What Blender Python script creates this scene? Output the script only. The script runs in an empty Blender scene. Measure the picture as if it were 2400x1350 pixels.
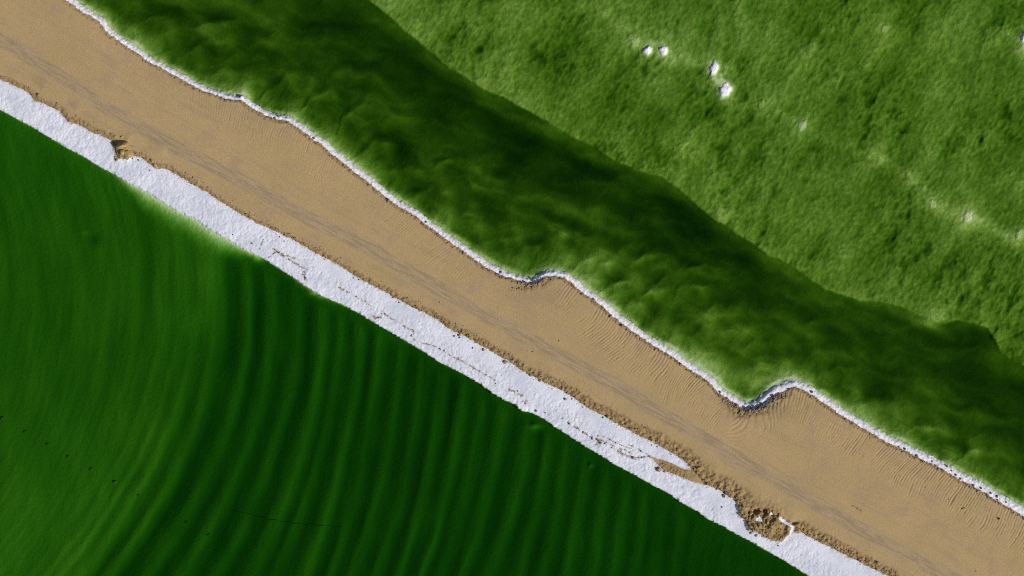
import bpy, bmesh, math, random
import numpy as np
from mathutils import Vector, noise as mnoise

# ------------------------------------------------------------------ camera, light, exposure
sc = bpy.context.scene
COL = sc.collection
M = 0.05                                   # metres per photo pixel at water level
ALT = 280.0
cam = bpy.data.cameras.new('camera'); cam.sensor_width = 36.0
cam.lens = 36.0 * ALT / 120.0
cam.clip_start = 1.0; cam.clip_end = 20000.0
camo = bpy.data.objects.new('camera', cam); COL.objects.link(camo)
camo.location = (0, 0, ALT); camo.rotation_euler = (0, 0, 0)
sc.camera = camo

SUN_EL, SUN_DIR = 39.0, (0.85, -0.50)      # from the lower right of the picture
world = bpy.data.worlds.new('World'); sc.world = world; world.use_nodes = True
wn = world.node_tree; wn.nodes.clear()
sky = wn.nodes.new('ShaderNodeTexSky'); sky.sky_type = 'NISHITA'; sky.sun_disc = False
sky.sun_elevation = math.radians(SUN_EL)
sky.sun_rotation = math.atan2(SUN_DIR[0], SUN_DIR[1])
bg = wn.nodes.new('ShaderNodeBackground'); bg.inputs['Strength'].default_value = 0.075
wo = wn.nodes.new('ShaderNodeOutputWorld')
wn.links.new(sky.outputs[0], bg.inputs[0]); wn.links.new(bg.outputs[0], wo.inputs[0])

sl = bpy.data.lights.new('sun', 'SUN'); sl.energy = 4.0; sl.angle = math.radians(0.53)
sl.color = (1.0, 0.955, 0.90)
so = bpy.data.objects.new('sun', sl); COL.objects.link(so)
hx, hy = SUN_DIR; hl = math.hypot(hx, hy); el = math.radians(SUN_EL)
sd = Vector((hx / hl * math.cos(el), hy / hl * math.cos(el), math.sin(el)))
so.rotation_euler = sd.to_track_quat('Z', 'Y').to_euler(); so.location = sd * 100

sc.view_settings.view_transform = 'Standard'; sc.view_settings.look = 'None'
sc.view_settings.exposure = 0.0; sc.view_settings.gamma = 1.0
sc.view_settings.use_curve_mapping = False
sc.render.engine = 'CYCLES'
sc.cycles.max_bounces = 8; sc.cycles.transparent_max_bounces = 12
sc.cycles.volume_bounces = 0; sc.cycles.sample_clamp_indirect = 2.0; sc.cycles.blur_glossy = 1.0
sc.cycles.filter_width = 1.0
sc.cycles.use_denoising = False
sc.cycles.caustics_reflective = False; sc.cycles.caustics_refractive = False

# ------------------------------------------------------------------ numeric helpers
f4 = np.float32
TH = math.radians(29.5); CT, ST = math.cos(TH), math.sin(TH)

def uv2px(u, v): return 1200 + u * CT + v * ST, 675 + u * ST - v * CT
def px2uv(x, y): return (x - 1200) * CT + (y - 675) * ST, (x - 1200) * ST - (y - 675) * CT
def wx(x): return (x - 1200) * M
def wy(y): return (675 - y) * M

def _hash(i, j, seed):
    h = (i.astype(np.int64) * 374761393 + j.astype(np.int64) * 668265263 + seed * 974634777) & 0xFFFFFFFF
    h = ((h ^ (h >> 13)) * 1274126177) & 0xFFFFFFFF
    return ((h ^ (h >> 16)) & 0xFFFFFF).astype(f4) / f4(0xFFFFFF)

def perlin(x, y, seed=0):
    xi = np.floor(x).astype(np.int32); yi = np.floor(y).astype(np.int32)
    fx = (x - xi).astype(f4); fy = (y - yi).astype(f4)
    sx = fx * fx * fx * (fx * (fx * 6 - 15) + 10); sy = fy * fy * fy * (fy * (fy * 6 - 15) + 10)
    def g(di, dj):
        a = _hash(xi + di, yi + dj, seed) * f4(6.2831853)
        return np.cos(a) * (fx - di) + np.sin(a) * (fy - dj)
    a = g(0, 0); b = g(1, 0); c = g(0, 1); d = g(1, 1)
    return ((a + (b - a) * sx) * (1 - sy) + (c + (d - c) * sx) * sy) * f4(1.5)

def fbm(x, y, scale, octaves=4, seed=0, gain=0.5):
    r = 0; a = 1.0; s = 1.0 / scale; t = 0
    for o in range(octaves):
        r = r + a * perlin(x * s + 17.3 * o, y * s - 9.1 * o, seed + o * 7)
        t += a; a *= gain; s *= 2.03
    return r / t

def ridged(x, y, scale, octaves=3, seed=0):
    r = 0; a = 1.0; s = 1.0 / scale; t = 0
    for o in range(octaves):
        r = r + a * (1 - 2 * np.abs(perlin(x * s + 5.7 * o, y * s + 3.3 * o, seed + o * 11)))
        t += a; a *= 0.5; s *= 2.1
    return r / t

def worley(x, y, scale, seed=0):
    x = x / scale; y = y / scale
    xi = np.floor(x).astype(np.int32); yi = np.floor(y).astype(np.int32)
    f1 = np.full(x.shape, 9.0, f4)
    f2 = np.full(x.shape, 9.0, f4)
    for di in (-1, 0, 1):
        for dj in (-1, 0, 1):
            cx = xi + di + _hash(xi + di, yi + dj, seed); cy = yi + dj + _hash(xi + di, yi + dj, seed + 5)
            d = ((cx - x) ** 2 + (cy - y) ** 2).astype(f4)
            f2 = np.minimum(np.maximum(f1, d), f2); f1 = np.minimum(f1, d)
    return np.sqrt(f1), np.sqrt(f2)

def sst(a, b, x):
    t = np.clip((x - a) / (b - a), 0, 1)
    return t * t * (3 - 2 * t)

def gauss(x, y, cx, cy, rx, ry=None, ang=0.0):
    ry = ry or rx
    ca, sa = math.cos(math.radians(ang)), math.sin(math.radians(ang))
    dx, dy = x - cx, y - cy
    a = (dx * ca + dy * sa) / rx; b = (-dx * sa + dy * ca) / ry
    return np.exp(-(a * a + b * b))

def seg_dist(x, y, pts, lim=None):
    """distance to an open polyline given in photo pixels"""
    d = np.full(x.shape, 1e9, f4)
    for (ax, ay), (bx, by) in zip(pts[:-1], pts[1:]):
        ex, ey = bx - ax, by - ay; L = ex * ex + ey * ey + 1e-9
        t = np.clip(((x - ax) * ex + (y - ay) * ey) / L, 0, 1)
        q = (x - ax - t * ex) ** 2 + (y - ay - t * ey) ** 2
        np.minimum(d, q, out=d)
    return np.sqrt(d)

def signed(x, y, u, v, pts):
    """signed distance, positive towards the north-east; the line is monotone in u"""
    P = [px2uv(*p) for p in pts]
    pu = np.array([p[0] for p in P]); pv = np.array([p[1] for p in P])
    dv = v - np.interp(u, pu, pv)
    out = (dv * 0.97).astype(f4)
    near = np.abs(dv) < 260
    if near.any():
        xn, yn = x[near].astype(f4), y[near].astype(f4)
        out[near] = seg_dist(xn, yn, pts) * np.sign(dv[near])
    return out

def in_poly(x, y, poly):
    ins = np.zeros(x.shape, bool)
    for (ax, ay), (bx, by) in zip(poly, poly[1:] + poly[:1]):
        if ay == by: continue
        c = ((ay > y) != (by > y)) & (x < (bx - ax) * (y - ay) / (by - ay) + ax)
        ins ^= c
    return ins

def sd_poly(x, y, poly):
    """positive inside; only evaluated near the polygon"""
    xs = [p[0] for p in poly]; ys = [p[1] for p in poly]
    out = np.full(x.shape, -40.0, f4)
    n = (x > min(xs) - 30) & (x < max(xs) + 30) & (y > min(ys) - 30) & (y < max(ys) + 30)
    if n.any():
        d = seg_dist(x[n].astype(f4), y[n].astype(f4), poly + poly[:1])
        out[n] = np.where(in_poly(x[n], y[n], poly), d, -d)
    return out

# ------------------------------------------------------------------ traced outlines (photo pixels)
RIM = [(-3000,-1690),(-300,-250),(-100,-150),(100,-35),(167,2),(200,27),(240,50),(253,72),(287,97),(327,123),(353,143),(387,160),(420,177),
 (453,197),(487,213),(520,223),(550,232),(566,230),(578,238),(593,250),(623,267),(647,275),(677,280),(707,300),(733,320),(760,337),
 (780,357),(800,372),(820,388),(847,408),(873,428),(893,445),(903,453),(933,478),(960,492),(983,505),(1000,522),(1027,540),
 (1053,560),(1083,580),(1117,605),(1150,627),(1183,643),(1220,655),(1247,660),(1262,654),(1277,644),(1300,641),(1327,647),
 (1347,662),(1367,680),(1393,698),(1420,717),(1443,740),(1470,760),(1497,780),(1527,800),(1553,817),(1577,830),(1600,847),
 (1630,868),(1660,887),(1673,899),(1687,917),(1704,928),(1724,940),(1743,951),(1762,952),(1777,948),(1790,938),(1803,927),
 (1818,917),(1840,908),(1862,899),(1879,906),(1895,913),(1907,921),(1920,929),(1940,945),(1973,967),(2007,987),(2033,1003),
 (2060,1018),(2083,1033),(2113,1045),(2147,1063),(2183,1080),(2217,1097),(2250,1117),(2283,1133),(2317,1153),(2350,1173),
 (2400,1202),(2500,1262),(2700,1375),(5600,3015)]
SHORE = [(-3000,-1470),(-300,85),(-60,222),(0,257),(37,277),(80,300),(113,320),(150,343),(187,362),(233,390),(267,407),(300,427),
 (340,448),(377,470),(413,493),(457,513),(493,538),(527,557),(560,577),(590,593),(617,605),(650,627),(683,647),(710,667),
 (753,692),(800,713),(840,733),(870,752),(907,773),(947,797),(987,820),(1027,847),(1060,863),(1093,880),(1127,900),(1153,920),
 (1183,937),(1207,948),(1222,962),(1247,967),(1277,983),(1303,1002),(1333,1020),(1367,1043),(1400,1062),(1433,1083),
 (1467,1102),(1493,1115),(1523,1133),(1563,1153),(1597,1178),(1633,1197),(1660,1217),(1690,1230),(1723,1250),(1757,1267),
 (1790,1287),(1820,1303),(1853,1323),(1893,1348),(2100,1475),(2700,1815),(5600,3455)]
EDGE = [(-3000,-1530),(-300,20),(-60,155),(0,187),(30,200),(67,217),(83,237),(110,247),(143,263),(160,287),(187,293),(213,310),
 (240,320),(263,331),(264,342),(273,357),(278,374),(290,373),(302,377),(310,366),(333,370),(350,383),(373,398),(390,397),
 (423,415),(460,437),(483,450),(533,483),(583,513),(633,537),(683,560),(733,590),(800,625),(833,647),(867,667),(900,683),
 (923,698),(953,713),(987,730),(1027,750),(1053,772),(1093,790),(1133,813),(1167,833),(1193,847),(1220,867),(1250,883),
 (1277,898),(1290,902),(1320,917),(1350,937),(1383,960),(1417,975),(1453,997),(1490,1018),(1523,1033),(1560,1053),
 (1600,1077),(1621,1101),(1652,1136),(1671,1142),(1687,1149),(1706,1163),(1723,1173),(1728,1186),(1731,1207),(1747,1219),
 (1751,1236),(1770,1246),(1787,1256),(1812,1267),(1830,1269),(1841,1257),(1853,1248),(1877,1248),(1900,1260),(1933,1277),
 (1967,1293),(2000,1310),(2033,1327),(2080,1349),(2200,1418),(2700,1700),(5600,3340)]
WEDGE = [(1522,1069),(1548,1077),(1567,1082),(1588,1093),(1604,1100),(1622,1102),(1660,1120),(1654,1137),(1625,1130),(1604,1122),
 (1588,1115),(1567,1107),(1553,1103),(1543,1090)]
LIP = [(-3000,-2700),(500,-290),(800,-50),(867,3),(905,30),(945,68),(980,97),(1013,123),(1050,157),(1100,185),(1133,208),(1193,233),(1233,257),
 (1283,283),(1333,315),(1393,343),(1433,371),(1500,400),(1550,413),(1590,440),(1633,480),(1667,508),(1700,527),(1733,550),
 (1767,572),(1800,597),(1850,617),(1890,647),(1933,677),(1983,693),(2017,703),(2067,707),(2110,717),(2147,733),(2173,750),
 (2210,757),(2243,750),(2283,755),(2317,770),(2334,797),(2347,825),(2380,845),(2410,865),(2700,1040),(5600,2700)]
TRACK = [(-3000,-1700),(-200,-30),(0,93),(60,130),(133,173),(250,250),(400,340),(567,423),(700,500),(867,583),(1067,700),(1267,810),(1433,897),
 (1633,1017),(1767,1097),(1933,1193),(2100,1287),(2217,1347),(2600,1560),(5600,3250)]
def Z(pts, ox, oy, k): return [(ox + a / k, oy + b / k) for a, b in pts]
PATCH1 = Z([(705,600),(712,540),(760,548),(795,530),(800,480),(830,460),(850,530),(895,545),(915,600),(905,660),(850,640),(800,640),(740,625),(690,615)],1700,1160,10.385)
PATCH2 = Z([(1255,530),(1300,500),(1400,570),(1500,650),(1580,720),(1690,780),(1650,860),(1640,950),(1530,960),(1550,860),(1590,790),(1480,730),(1380,670),(1290,600)],1700,1160,10.385)
PATCH3 = Z([(1045,460),(1090,395),(1150,430),(1170,490),(1100,490)],1700,1160,10.385)
SEAMS = [[(629,603),(637,598),(645,591),(656,590)],[(652,593),(668,602),(682,611),(700,622),(722,633)],[(609,583),(612,572),(618,560)],
 [(640,583),(660,594),(684,603),(702,608)],[(713,636),(712,648),(716,655)],
 [(795,673),(806,681),(830,692),(846,702),(857,706)],[(860,711),(868,717)],[(873,740),(880,746),(892,743),(898,733)],
 [(898,733),(912,742),(930,754),(950,767),(971,777)],[(971,777),(964,786),(970,797)],[(985,802),(1000,806),(1020,812),(1045,825),(1060,837),(1075,838)],
 [(1060,836),(1090,850),(1110,862),(1128,873),(1150,885),(1164,894)],[(1110,862),(1098,880)],
 [(1160,898),(1163,908)],[(1189,911),(1200,914),(1215,922),(1226,928)],[(1230,938),(1236,948)],
 [(1332,990),(1338,996)],[(1345,998),(1362,1010),(1376,1018),(1390,1024),(1404,1030),(1418,1036)],[(1404,1030),(1398,1044)],
 [(1418,1036),(1440,1047),(1465,1054),(1480,1064)],[(1442,1050),(1452,1060),(1465,1066),(1482,1072),(1496,1074)],
 [(1490,1072),(1503,1070),(1516,1069),(1524,1070)],[(1470,1040),(1495,1052),(1512,1063),(1524,1069)],[(1410,1020),(1450,1040),(1490,1056)],
 [(268,345),(272,372)]]
SEAM_W = [1.5,2.0,1.2,1.2,3.0,2.0,1.4,2.6,2.4,1.4,1.2,1.7,1.0,1.6,2.2,3.4,2.8,2.0,3.4,1.6,2.8,1.8,1.2,0.8,3.0]

def rim_half(x, y):
    w = np.interp(x, [0, 500, 900, 1500, 1700, 1800, 1830, 1870, 2000, 2150, 2400], [5.6, 5.6, 6.4, 7.0, 6.6, 10.0, 11.5, 8.0, 7.4, 8.4, 9.2])
    return w

ARCS = [[(1436,598),(1462,581),(1507,575),(1552,589)],[(1474,624),(1507,601),(1535,595),(1563,598)],[(1511,643),(1537,626),(1571,626),(1585,634)],
 [(1537,673),(1560,650),(1594,641)],[(1579,700),(1592,677),(1631,668),(1668,681)],[(1684,786),(1717,769),(1759,773)],[(1120,578),(1160,560),(1219,559)],
 [(1205,602),(1230,582),(1270,577)],[(1340,648),(1352,622),(1385,604)],[(430,129),(467,105),(522,99)],[(493,158),(567,124),(617,132),(632,150)],
 [(450,70),(500,50),(560,48)],[(470,185),(525,165),(580,178)],[(640,205),(668,178),(712,172),(735,190)],[(700,275),(725,232),(770,214),(800,232)],
 [(785,325),(802,276),(850,246)],[(300,60),(350,40),(400,42)],[(830,372),(875,335),(930,338)],[(880,420),(930,396),(990,402)],[(950,470),(1000,445),(1062,452)],
 [(1040,520),(1090,498),(1150,508)],[(1290,560),(1340,545),(1390,560)],[(1640,740),(1680,715),(1730,722)],[(1730,830),(1760,805),(1800,803),(1822,818)],
 [(1600,640),(1650,622),(1700,640)],[(1390,650),(1410,622),(1445,610)],[(1620,790),(1650,770),(1690,768)],[(1500,700),(1525,682),(1560,684)],
 [(640,330),(660,300),(690,290)],[(760,190),(800,165),(850,172)],[(880,300),(920,270),(975,272)],[(1010,395),(1050,370),(1105,380)],[(600,240),(622,215),(650,205)],
 [(560,215),(585,190),(620,180)],[(1400,690),(1425,668),(1460,662)],[(1450,735),(1475,712),(1510,708)],[(2000,960),(2040,940),(2090,950)],[(2120,1020),(2160,1000),(2210,1010)],
 [(2240,1085),(2280,1060),(2330,1065)],[(1930,880),(1970,862),(2020,870)],[(1180,470),(1230,452),(1290,462)],[(1100,440),(1140,420),(1190,424)]]
def crescents(x, y):
    out = np.zeros(x.shape, f4)
    for k, arc in enumerate(ARCS):
        bx = [p[0] for p in arc]; by = [p[1] for p in arc]
        n = (x > min(bx) - 40) & (x < max(bx) + 60) & (y > min(by) - 30) & (y < max(by) + 60)
        if not n.any(): continue
        xn, yn = x[n].astype(f4), y[n].astype(f4); L = max(bx) - min(bx)
        xn = xn + 9 * fbm(xn, yn, 40, 3, 300 + k); yn = yn + 9 * fbm(xn, yn, 40, 3, 340 + k)
        # smooth crest line: interpolate y along x with a soft spline of the traced points
        t = np.linspace(0, len(arc) - 1, 60); xs_ = np.interp(t, range(len(arc)), bx); ys_ = np.interp(t, range(len(arc)), by)
        ker = np.hanning(17); ker /= ker.sum(); ys2 = np.convolve(np.pad(ys_, 8, 'edge'), ker, 'valid')
        yc = np.interp(xn, xs_, ys2); s = yn - yc                      # positive below the crest line
        env = sst(min(bx) - 16, min(bx) + 0.35 * L, xn) * (1 - sst(max(bx) - 0.3 * L, max(bx) + 22, xn))
        prof = np.where(s < 0, np.exp(-(s / 8.0) ** 2), np.exp(-(s / 17.0) ** 1.3))
        hole = np.exp(-((s + 18) / 10.0) ** 2)
        out[n] += env * (0.35 + 0.65 * ((k * 37) % 10) / 9.0) * (-0.17 * prof + 0.09 * hole) * np.clip(0.8 + 0.9 * fbm(xn, yn, 40, 2, 380 + k), 0.1, 1.4)
    return out

# ------------------------------------------------------------------ bed of the lake (north-east) and of the pond (south-west)
def lake_depth(x, y, u, v, dU, dL):
    """depth in metres; dU distance from rim centre, dL signed distance from the lip (positive = shelf)"""
    w = rim_half(x, y)
    d = np.maximum(dU - w, 0)
    # shelf
    ca, sa = math.cos(math.radians(-60)), math.sin(math.radians(-60))     # grain of the deposits runs up to the right
    p = x * ca + y * sa; q = -x * sa + y * ca
    big = fbm(x, y, 330, 3, 3)
    mid = fbm(p / 1.9, q, 58, 3, 21)
    lum = fbm(p / 1.35, q, 17, 3, 33, 0.6)
    fine = fbm(p / 1.4, q, 7.5, 2, 41)
    wf, _w2 = worley((p + 2 * fbm(x, y, 15, 2, 44)) / 1.25, q, 9.5, 43)
    clus = np.clip(fbm(p / 1.5, q, 150, 3, 48) * 1.8 + 0.45, 0, 1)
    pit = (np.clip(fbm(p / 1.8, q, 34, 3, 47, 0.6) - 0.05, 0, 1) + 0.5 * np.clip(fbm(p / 1.3, q, 15, 2, 46) - 0.1, 0, 1)) * clus
    shelf = 0.292 + 0.05 * big - 0.13 * mid - 0.095 * lum - 0.060 * fine + 0.085 * (wf - 0.45) + 0.50 * pit + 0.05 * clus - 0.07 * fbm(p / 2.4, q, 120, 2, 49)
    shelf -= 0.055 * np.exp(-np.maximum(dL, 0) / 60)
    shelf += 0.7 * 0.07 * gauss(x, y, 1490, 220, 110, 70, 50) + 0.7 * 0.06 * gauss(x, y, 2000, 380, 130, 60, 30) + 0.7 * 0.05 * gauss(x, y, 1330, 130, 90, 50, 0)
    shelf += 0.7 * 0.05 * gauss(x, y, 1640, 420, 60, 30, -60) + 0.7 * 0.05 * gauss(x, y, 2050, 640, 90, 60, -60) + 0.7 * 0.05 * gauss(x, y, 1700, 30, 160, 60, 0)
    shelf += 0.7 * 0.08 * gauss(x, y, 1135, 105, 30, 16, -40) + 0.7 * 0.07 * gauss(x, y, 1165, 150, 26, 12, -60) + 0.7 * 0.07 * gauss(x, y, 1235, 205, 14, 10)
    shelf += 0.7 * 0.07 * gauss(x, y, 1895, 600, 22, 14, -60) + 0.7 * 0.06 * gauss(x, y, 2090, 590, 40, 22, -40) + 0.7 * 0.06 * gauss(x, y, 1545, 290, 28, 12, -60)
    jx = 14 * fbm(x, y, 26, 3, 141); jy = 14 * fbm(x, y, 26, 3, 142)
    for (cx, cy, rx, ry, an, a) in [(2020,347,30,14,20,.06),(2065,368,24,12,40,.06),(2105,400,26,12,50,.055),(2150,432,24,12,30,.06),(2170,465,22,14,30,.06),
            (2235,505,20,14,30,.05),(2300,515,26,16,20,.06),(2330,535,24,12,30,.05),(2385,560,24,22,30,.07),(2268,508,24,22,0,.05),
            (1485,95,26,22,0,.07),(1537,120,40,14,0,.03),(1605,137,24,14,10,.07),(1645,145,20,14,0,.04),(1683,186,12,26,-40,.06),(1685,60,14,50,-5,.05),(1735,25,16,24,0,.06),(1370,8,22,18,0,.05),(1425,30,14,14,0,.06),
            (1519,118,20,22,0,.09),(1555,117,20,22,0,.09),(1673,160,20,30,-14,.10),(1700,211,24,32,-16,.10),(2405,88,24,26,0,.08),(1450,60,16,12,0,.05),(1570,140,14,12,0,.04),(1625,150,16,10,0,.05),(1740,228,22,12,20,.05),(1830,268,26,12,30,.05),(1940,320,30,16,30,.05),(1985,338,22,12,20,.05),(2130,415,18,12,40,.06),(2205,488,20,14,20,.06),(2255,530,14,20,20,.05),(2360,548,20,12,30,.06),(1600,345,14,40,25,.07),(1565,240,18,14,0,.05),(1690,500,22,20,0,.05),(1790,250,26,30,0,.04),(1881,292,30,26,0,.05),
            (2074,66,20,22,0,.05),(2050,130,12,40,35,.045),(2355,72,30,20,-20,.06),(2330,100,30,12,-20,.04),(2400,100,16,40,0,.05),(2190,740,26,14,20,.05),(1960,700,40,12,20,.03),(2100,25,60,14,0,.02)]:
        shelf -= 2.1 * a * gauss(x + 0.7 * jx, y + 0.7 * jy, cx, cy, rx, ry * 1.3, an)
    shelf -= 0.7 * 0.00 * gauss(x, y, 2060, 370, 90, 14, 45) + 0.7 * 0.07 * gauss(x, y, 2330, 540, 60, 14, 35) + 0.7 * 0.06 * gauss(x, y, 1740, 60, 20, 60, 10)
    # channel
    l = np.maximum(-dL, 0)
    wu = u + 26 * fbm(u, v, 120, 2, 5)
    chan = np.interp(x, [0, 500, 900, 1300, 1500, 2400], [.60, .61, .66, .61, .58, .64]) + 0.10 * fbm(x, y, 210, 3, 55) + 0.09 * fbm(u / 2.3, v, 60, 3, 57)
    trough = sst(4, 55, l) * (1 - 0.75 * sst(95, 190, l)) * np.interp(x, [600, 950, 1080, 1600, 1900, 2200, 2500], [0.5, 0.7, 1, 1.15, 0.6, 0.7, 0.8])
    chan = chan + 0.19 * trough - 0.04
    # crescents of silt fanning off the bank
    fan = np.sin((u * 0.92 + v * 0.55 + 34 * fbm(x, y, 150, 2, 61) + 0.0011 * (v - 130) ** 2) / 15.0 + 2.5 * fbm(x, y, 260, 2, 62))
    fan2 = np.sin((u * 0.8 + v * 0.9 + 30 * fbm(x, y, 110, 2, 65)) / 8.5)
    fm = np.exp(-((d - 55) / 62) ** 2) * (0.45 + 0.9 * np.clip(fbm(x, y, 120, 2, 63) + 0.45, 0, 1))
    chan -= fm * (0.050 * fan + 0.026 * fan2)
    chan += crescents(x, y)
    chan = 0.60 + (chan - 0.62) * 1.2 + 0.09 * fbm(u / 2.2, v, 62, 3, 137)
    wx1 = 34 * fbm(x, y, 95, 3, 131); wy1 = 34 * fbm(x, y, 95, 3, 132)
    wq = (x + wx1) * 0.95 + (y + wy1) * 0.30; wp = -(x + wx1) * 0.30 + (y + wy1) * 0.95
    chan += 0.25 * fbm(wq / 2.6, wp, 42, 3, 133, 0.42) - 0.03 * ridged(wq / 3.0, wp, 36, 1, 134)
    chan -= 0.030 * fbm(p / 1.5, q, 30, 2, 71) + 0.014 * fbm(p / 1.3, q, 10, 2, 72)
    for (cx, cy, rx, ry, an, a) in [(943,352,34,26,35,.26),(585,137,46,24,20,.15),(505,35,40,22,10,.16),(778,238,42,26,25,.17),
            (1035,190,40,22,35,.10),(1105,222,36,18,30,.10),(1235,325,30,24,40,.12),(1350,377,50,20,25,.12),(1420,405,46,20,25,.10),
            (1600,500,60,30,30,.32),(1645,525,34,34,0,.20),(1745,600,30,26,40,.14),(1775,650,20,36,0,.10),(2067,762,50,28,10,.12),
            (2240,800,60,28,10,.14),(1210,455,70,26,20,.12),(1330,520,60,16,15,.12),(1560,620,60,22,25,.06),(1860,850,70,26,25,.12),
            (2000,870,60,24,25,.10),(2300,900,60,26,25,.08),(880,420,60,20,25,.08),(1080,480,60,24,20,.08),(700,60,80,30,20,.06),
            (870,250,60,24,35,-.08),(820,270,34,12,25,-.11),(640,60,60,16,35,-.08),(620,95,34,10,20,-.10),(1000,300,80,16,40,-.05),
            (1130,410,46,12,25,-.09),(1390,460,16,44,-20,-.08),(1450,520,70,16,40,-.06),(1660,650,26,60,-35,-.10),(1740,700,60,22,45,-.08),
            (1880,780,60,18,40,-.14),(1960,820,70,16,30,-.10),(1730,775,40,12,-5,-.10),(1770,815,40,12,-10,-.07),(1450,590,50,12,-20,-.09),(1530,625,44,10,-20,-.09),
            (1360,640,60,20,60,-.14),(1420,660,70,40,35,-.11),(1600,720,90,30,35,-.06),(2150,870,50,40,0,-.10),(2210,840,40,20,0,-.06),
            (1690,860,70,34,30,-.18),(1790,880,60,32,0,-.20),(1860,860,60,26,20,-.14),(2050,980,100,18,27,-.10),(1215,620,60,20,10,-.10),(2180,755,22,12,10,-.2)]:
        chan += a * gauss(x, y, cx, cy, rx, ry, an)
    jag = 3.0 * fbm(x, y, 26, 3, 81) + 1.5 * fbm(x, y, 7, 2, 82)
    t = sst(-5, 2, dL + jag)
    near = sst(-60, -4, dL)
    dep = chan * (1 - t) + shelf * t
    # bank
    plume = 24 * (1 + 1.3 * fbm(u, v * 0.4, 55, 3, 91)) * np.interp(x, [0, 500, 900, 1150, 1350, 1800, 2000, 2400], [.7, .8, .7, .75, 1.0, 1.1, .8, .85])
    b = 1 - np.exp(-(d / np.maximum(plume, 8)) ** 0.9)
    scal = 0.10 * ridged(x, y, 15, 3, 93) * np.exp(-d / 30)
    dep = dep * b - scal * sst(0, 5, d)
    # small ledge just outside the rim
    led = np.exp(-((d - 9 - 3 * fbm(u, v, 25, 2, 95)) / 6) ** 2) * np.clip(0.6 + 1.4 * fbm(u, v, 60, 2, 96), 0, 1)
    dep -= 0.10 * led * sst(2, 7, d)
    return np.maximum(dep, 0.012 + 0.0 * d) + 0.10 * sst(0, 1.2, d)

BR = [(340,.02),(376,.03),(411,.05),(450,.07),(506,.09),(578,.12),(632,.10),(694,.09),(756,.17),(794,.07),(843,.15),(886,.08),(940,.10),(993,.07),(1046,.11),
      (1100,.12),(1142,.07),(1195,.11),(1262,.13),(1310,.08),(1353,.10),(1398,.11),(1445,.09),(1490,.08),(1536,.07),(1580,.06),(1625,.05),(1670,.05)]
DK = [(320,.02),(358,.03),(393,.03),(428,.05),(478,.15),(540,.17),(602,.15),(662,.15),(722,.15),(777,.08),(815,.12),(864,.12),(915,.13),(966,.12),(1020,.12),
      (1073,.14),(1122,.10),(1168,.12),(1228,.12),(1287,.11),(1332,.10),(1376,.10),(1422,.10),(1467,.09),(1512,.08),(1558,.07),(1602,.06),(1648,.05)]
_rg = sorted([(-2000, 0), (-400, 0), (200, 0)] + [(c, -a) for c, a in BR] + [(c, a) for c, a in DK] + [(1720, 0), (4000, 0)])
RING_C = np.array([r[0] for r in _rg]); RING_A = np.array([r[1] for r in _rg])
def ring_profile(c):
    i = np.clip(np.searchsorted(RING_C, c) - 1, 0, len(RING_C) - 2)
    t = np.clip((c - RING_C[i]) / (RING_C[i + 1] - RING_C[i]), 0, 1); t = t * t * (3 - 2 * t)
    return RING_A[i] * (1 - t) + RING_A[i + 1] * t
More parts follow.
